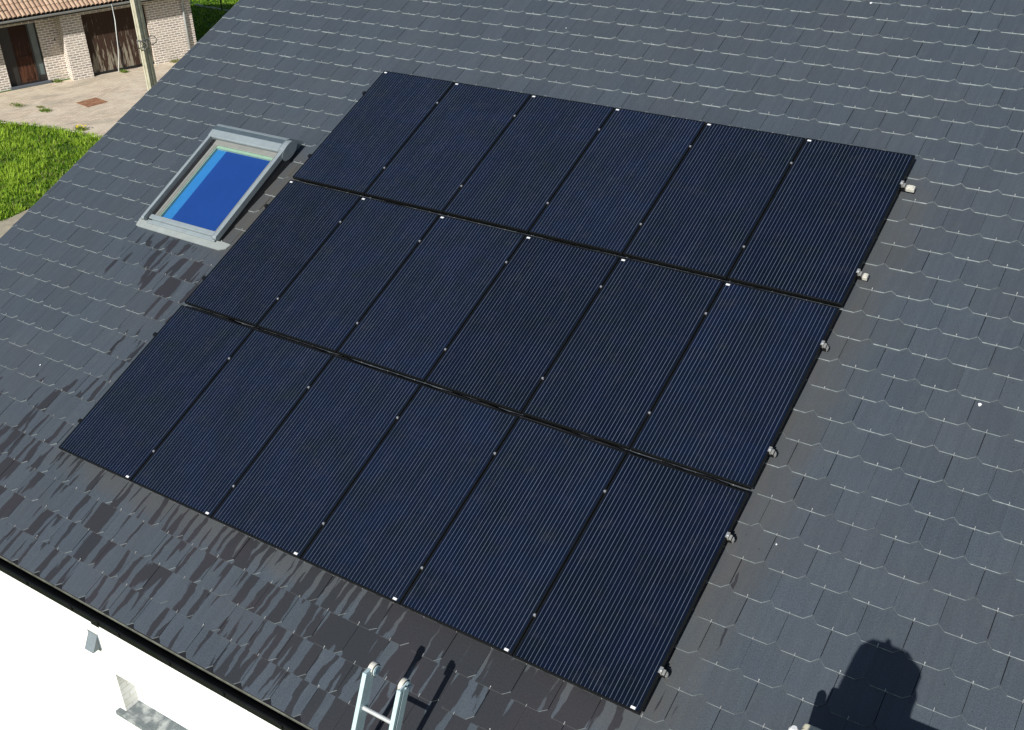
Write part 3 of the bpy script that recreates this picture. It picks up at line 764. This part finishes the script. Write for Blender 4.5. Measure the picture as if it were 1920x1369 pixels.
# local axes of the empty: x along the front, y = away from the court (so y = -d)
def brick_mat():
    t = NT('weathered_pale_brick'); s = t.sep(t.objc())
    b = t.n('ShaderNodeTexBrick', None, Vector=t.comb(t.math('ADD', s[0], s[1]), s[2], 0.0), Scale=1.0, Mortar_Size=.016, Mortar_Smooth=.25, Brick_Width=.225, Row_Height=.082)
    b.inputs['Bias'].default_value = -.1
    for k_, c_ in (('Color1', (.44, .35, .29)), ('Color2', (.25, .20, .18)), ('Mortar', (.76, .73, .66))): b.inputs[k_].default_value = (*c_, 1)
    n = t.noise(t.objc(), 3, 5, .65); n2 = t.noise(t.objc(), 22, 4, .6)
    c = t.mix(t.math('MULTIPLY', t.ramp(n, .4, .7), .55), b.outputs[0], (.50, .44, .36)); c = t.mix(t.math('MULTIPLY', t.ramp(n2, .55, .75), .35), c, (.16, .13, .11))
    return t.bsdf(c, .85, .2, 0, t.bump(t.math('SUBTRACT', 1.0, b.outputs[1]), .6, .01))
M['brick'] = brick_mat()
def gbox(mb, s0, s1, d0, d1, z0, z1, mi=0): mb.box(s0, s1, -d1, -d0, z0, z1, mi)
EH = 2.42
mb = MB()
gbox(mb, -.72, 0, -.80, 0, -.2, EH)                       # pillar
gbox(mb, 2.27, 3.93, -.30, 0, -.2, EH)                     # right wall
gbox(mb, 0, 2.27, -.30, -.003, 2.14, EH)                   # over the door
gbox(mb, -1.42, -.721, -.80, -.50, -.2, EH); gbox(mb, -8, -2.71, -.80, -.50, -.2, EH); gbox(mb, -2.71, -1.42, -.80, -.503, 2.05, EH)
gbox(mb, 3.63, 3.929, -6.5, -.301, -.2, EH); gbox(mb, -8, 3.929, -6.8, -6.5, -.2, EH); gbox(mb, -8, -7.7, -6.5, -.801, -.2, EH)
gbox(mb, -.30, -.001, -6.5, -.801, -.2, EH)
# gable triangle at the right end
mb.prism([(.25, EH), (6.8, EH), (3.4, EH + 1.75)], 3.64, 3.928, 0)
mb.build('wall', M['brick'], garage)
mb = MB(); gbox(mb, -.93, -.90, -.499, -.49, 1.34, 1.42); mb.build('wall_lamp_plate', M['slot'], garage)
def wood(name, a, b, worn, amount):
    t = NT(name); s = t.sep(t.objc()); v = t.comb(t.math('MULTIPLY', s[0], 9.0), s[1], t.math('MULTIPLY', s[2], 1.1))
    n = t.noise(v, 1.4, 5, .65); g = t.noise(t.comb(t.math('MULTIPLY', s[0], 60.0), s[1], t.math('MULTIPLY', s[2], 2.0)), 1.0, 3)
    c = t.mix(g, a, b); hgt = t.ramp(s[2], .1, 1.5, 1, 0)
    f = t.ramp(t.math('ADD', n, t.math('MULTIPLY', hgt, .16)), .58, .70)
    c = t.mix(t.math('MULTIPLY', f, amount), c, worn)
    pl = t.math('LESS_THAN', t.math('FRACT', t.math('DIVIDE', s[0], .14)), .06); c = t.mix(t.math('MULTIPLY', pl, .7), c, (.006, .005, .004))
    return t.bsdf(c, .75, .25)
mb = MB(); gbox(mb, .0005, 2.2695, -.19, -.14, .02, 2.135)
gd = mb.build('garage_door', wood('weathered_dark_wood', (.022, .012, .008), (.060, .030, .018), (.27, .24, .18), .85), garage)
mb = MB(); gbox(mb, 0, 2.27, -.139, -.125, .021, .09); gbox(mb, 1.12, 1.15, -.139, -.125, .0905, 2.13); gbox(mb, 1.0, 1.05, -.139, -.10, .95, 1.0); mb.build('rail_and_handle', M['slot'], gd)
mb = MB(); gbox(mb, -2.32, -1.75, -.66, -.62, .10, 2.0)
dr = mb.build('entrance_door', wood('varnished_brown_wood', (.020, .008, .005), (.042, .016, .009), (.17, .07, .035), .5), garage)
mb = MB()
for z0, z1 in ((.18, .62), (.72, .98)):
    gbox(mb, -2.24, -1.84, -.6195, -.61, z0, z1)
gbox(mb, -1.80, -1.78, -.6195, -.57, .98, 1.06); mb.build('door_panel', wood('varnished_brown_wood_panel', (.032, .011, .006), (.062, .023, .011), (.17, .07, .035), .4), dr)
mb = MB(); gbox(mb, -2.7095, -2.325, -.66, -.61, .0, 2.045); gbox(mb, -1.745, -1.68, -.66, -.60, .0, 2.045); gbox(mb, -1.46, -1.4205, -.66, -.60, 0, 2.045); gbox(mb, -2.32, -1.75, -.66, -.61, 0, .095); gbox(mb, -1.68, -1.46, -.66, -.61, 0, .25)
mb.build('door_frame', plain('dark_door_frame', (.025, .022, .020), .5, .4), garage)
mb = MB(); gbox(mb, -1.679, -1.461, -.655, -.635, .25, 2.045); mb.build('side_window', plain('dull_side_glass', (.10, .13, .13), .12, .5), garage)
mb = MB(); gbox(mb, -2.75, -1.38, -.50, -.36, -.1, .06); mb.build('doorstep', plain('bluestone_step', (.10, .11, .13), .7, .3), garage)
# eaves: gutter and fascia
mb = MB(); gbox(mb, -8.1, 4.02, -.80, .47, 2.422, 2.455); gbox(mb, -8.1, 4.02, .4705, .49, 2.32, 2.50); mb.build('eaves_board', plain('dark_eaves_board', (.045, .045, .045), .7, .3), garage)
mb = MB()
pr_ = [(-.21 - .115 * (1 - math.cos(a)) / 1, 2.40 - .085 * math.sin(a)) for a in [math.pi * i / 8 for i in range(9)]]
pr_ = [(-.492 - .058 + .058 * math.cos(math.pi * i / 8), 2.45 - .07 * math.sin(math.pi * i / 8)) for i in range(9)] + [(-.492 - .110, 2.452), (-.492 - .058, 2.402), (-.498, 2.452)]
mb.prism(pr_, -8.1, 4.02, 0)
mb.tube([(-8.1, -.608, 2.452), (4.02, -.608, 2.452)], .009, 8)
mb.build('gutter', plain('zinc_gutter', (.30, .31, .30), .5, .4, .2), garage)
mb = MB(); mb.tube([(3.62, -.55, 2.40), (3.62, -.50, 2.28), (3.62, -.07, 2.08), (3.62, -.055, 1.9), (3.62, -.055, .02)], .042, 10)
for z in (.3, 1.72): mb.tube([(3.62, -.055, z), (3.62, -.055, z + .04)], .052, 10)
mb.build('downpipe', plain('zinc_downpipe', (.36, .38, .38), .5, .4, .2), garage, smooth=True)
# clay tile roof with real rolls
def tile_mat():
    t = NT('clay_tiles'); a = t.sep(t.attr().outputs['Color']); o = t.objc(); n = t.noise(o, 5, 4, .6); n2 = t.noise(o, 40, 3, .6)
    c = t.mix(a[0], (.33, .215, .15), (.46, .315, .22)); c = t.mix(t.math('MULTIPLY', t.ramp(n, .45, .7), .45), c, (.46, .37, .24))
    c = t.mix(t.math('MULTIPLY', t.ramp(n2, .5, .75), .3), c, (.22, .15, .10)); return t.bsdf(c, .8, .25)
mb = MB(); TP = R(27); rng = random.Random(9)
def tp(x, q, h): return (x, -.565 + q * math.cos(TP) - h * math.sin(TP), 2.485 + q * math.sin(TP) + h * math.cos(TP))
PRF = [(0, .0), (.10, .030), (.28, .052), (.50, .058), (.72, .050), (.86, .026), (.90, .0), (.91, -.012), (1.0, -.012)]
TW, TL, NRW = .152, .345, 12
x0 = -8.1; nc = int((4.05 - x0) / TW)
for r_ in range(NRW):
    q0 = r_ * TL; q1 = q0 + TL + .05
    for c_ in range(nc):
        rr = rng.random(); xo = x0 + c_ * TW; jq = rng.uniform(-.006, .006); cc = (rr, 0, 0, 1)
        if r_ == 1 and abs(xo + 2.55) < .2: jq = .07
        lift = .026
        for (a, ha), (b, hb) in zip(PRF, PRF[1:]):
            A0, B0 = tp(xo + a * TW, q0 + jq, ha + lift), tp(xo + b * TW, q0 + jq, hb + lift)
            A1, B1 = tp(xo + a * TW, q1, ha), tp(xo + b * TW, q1, hb)
            mb.poly([A0, B0, B1, A1], 0, None, [cc] * 4)
            mb.poly([tp(xo + a * TW, q0 + jq, ha + lift - .016), tp(xo + b * TW, q0 + jq, hb + lift - .016), B0, A0], 0, None, [cc] * 4)
mb.poly([tp(x0, .0, -.03), tp(x0 + nc * TW, .0, -.03), tp(x0 + nc * TW, NRW * TL, -.03), tp(x0, NRW * TL, -.03)], 1)
yr = -.565 + NRW * TL * math.cos(TP); zr = 2.485 + NRW * TL * math.sin(TP)
mb.poly([(x0, yr, zr + .03), (x0 + nc * TW, yr, zr + .03), (x0 + nc * TW, 2 * yr + .3, 2.4), (x0, 2 * yr + .3, 2.4)], 0, None, [(.4, 0, 0, 1)] * 4)
mb.build('tiled_roof', [tile_mat(), M['slot']], garage)
# white cable hanging from the gutter to the paving
cb = MB()
def gl(s, d, z): return Vector(gp(s, d, z))
pts = [gl(.95, .62, 2.45), gl(.95, .60, 1.9), gl(.93, .50, 1.4), gl(.93, .36, .9), gl(.90, .18, .4), gl(.87, .05, .05), gl(.86, .02, .0)]
cbl = empty('white_cable', loc=gl(.86, .05, 0)); o_ = gl(.86, .05, 0)
cb.tube([p - o_ for p in pts], .015, 7); cb.build('cable', plain('white_cable', (.62, .64, .62), .5, .4), cbl, smooth=True)
tag(cbl, 'white cable hanging from the garage gutter in front of the worn door', 'cable')

# ------------------------------------------------------------------ concrete utility pole
def conc():
    t = NT('weathered_concrete_pole'); o = t.objc(); n = t.noise(o, 9, 5, .65); s = t.sep(o); n2 = t.noise(t.comb(t.math('MULTIPLY', s[0], 14.0), t.math('MULTIPLY', s[1], 14.0), t.math('MULTIPLY', s[2], .8)), 1.0, 4)
    c = t.mix(t.ramp(n, .35, .65), (.36, .34, .24), (.48, .46, .35)); c = t.mix(t.math('MULTIPLY', t.ramp(n2, .48, .7), .5), c, (.24, .25, .17)); return t.bsdf(c, .85, .2, 0, t.bump(n, .3, .006))
M['conc'] = conc()
pole = empty('utility_pole', loc=(-10.18, 9.86, GZ)); pole.rotation_euler.z = R(3)
tag(pole, 'pale concrete utility pole with a coiled cable in front of the garage', 'utility pole')
mb = MB(); H = 8.2
def sec(z):
    k_ = 1 - .30 * z / H; a, b, g, dp = .072 * k_, .108 * k_, .026 * k_, .025
    # outline with a groove in the two wide faces
    return [(-a, -b, z), (-g, -b, z), (-g + .006, -b + dp, z), (g - .006, -b + dp, z), (g, -b, z), (a, -b, z), (a, -g, z), (a - dp * .6, -g + .008, z), (a - dp * .6, g - .008, z), (a, g, z), (a, b, z), (-a, b, z)]
zs = [0, 2, 4, 6, H]; secs = [sec(z) for z in zs]
for A, B in zip(secs, secs[1:]):
    for i in range(12): mb.poly([A[i], A[(i + 1) % 12], B[(i + 1) % 12], B[i]])
mb.poly(secs[-1])
mb.build('shaft', M['conc'], pole)
mb = MB(); mb.tube([(.0, -.090, .5), (.0, -.078, 4), (.002, -.066, H - .4)], .012, 6); mb.build('earth_cable', M['kerb'], pole)
zc = 5.14
mb = MB(); mb.box(-.07, .075, -.104, -.090, zc - .015, zc + .02); mb.box(.060, .075, -.0899, .10, zc - .015, zc + .02); mb.build('strap', M['alu'], pole)
mb = MB()
for (ox, oy, r_, dz) in ((.10, -.12, .09, -.09), (.12, .13, .09, -.03), (.05, -.15, .075, -.06)):
    ring = [(ox + .03 * math.cos(a * 2), oy + r_ * math.cos(a), zc + dz + r_ * math.sin(a)) for a in [i * 2 * math.pi / 18 for i in range(19)]]
    mb.tube(ring, .011, 6, cap=False)
mb.tube([(.12, -.02, zc + .0), (.13, -.03, zc - .10), (.11, -.06, zc - .16)], .007, 6)
mb.build('cable_coil', plain('grey_cable', (.16, .15, .13), .6, .3), pole)

# ------------------------------------------------------------------ wire fence behind the garage
fn = empty('wire_fence', loc=(-29.3, 28.95, GZ)); tag(fn, 'low wire fence with dark posts on the lawn behind the garage', 'fence')
fm = plain('dark_green_post', (.012, .022, .014), .6, .3)
for px, py in ((-1.9, .25), (.42, -.14), (2.6, -.35)):
    mb = MB(); mb.tube([(px, py, -.1), (px, py, 1.35)], .03, 8); mb.build('post', fm, fn)
mb = MB()
for z in (.35, .75, 1.15): mb.tube([(-1.9, .25, z), (.42, -.14, z), (2.6, -.35, z)], .004, 5)
mb.build('wire', fm, fn)
mb = MB(); rngk = random.Random(2)
for i in range(14):
    t0 = i / 14; x_ = -1.6 + 3.6 * t0; y_ = .2 - .35 * t0
    mb.box(x_, x_ + .22, y_ - .05, y_ + .05, -.02, .03 + rngk.uniform(0, .03))
mb.build('edging', plain('mossy_edging', (.34, .36, .27), .9, .2), fn)
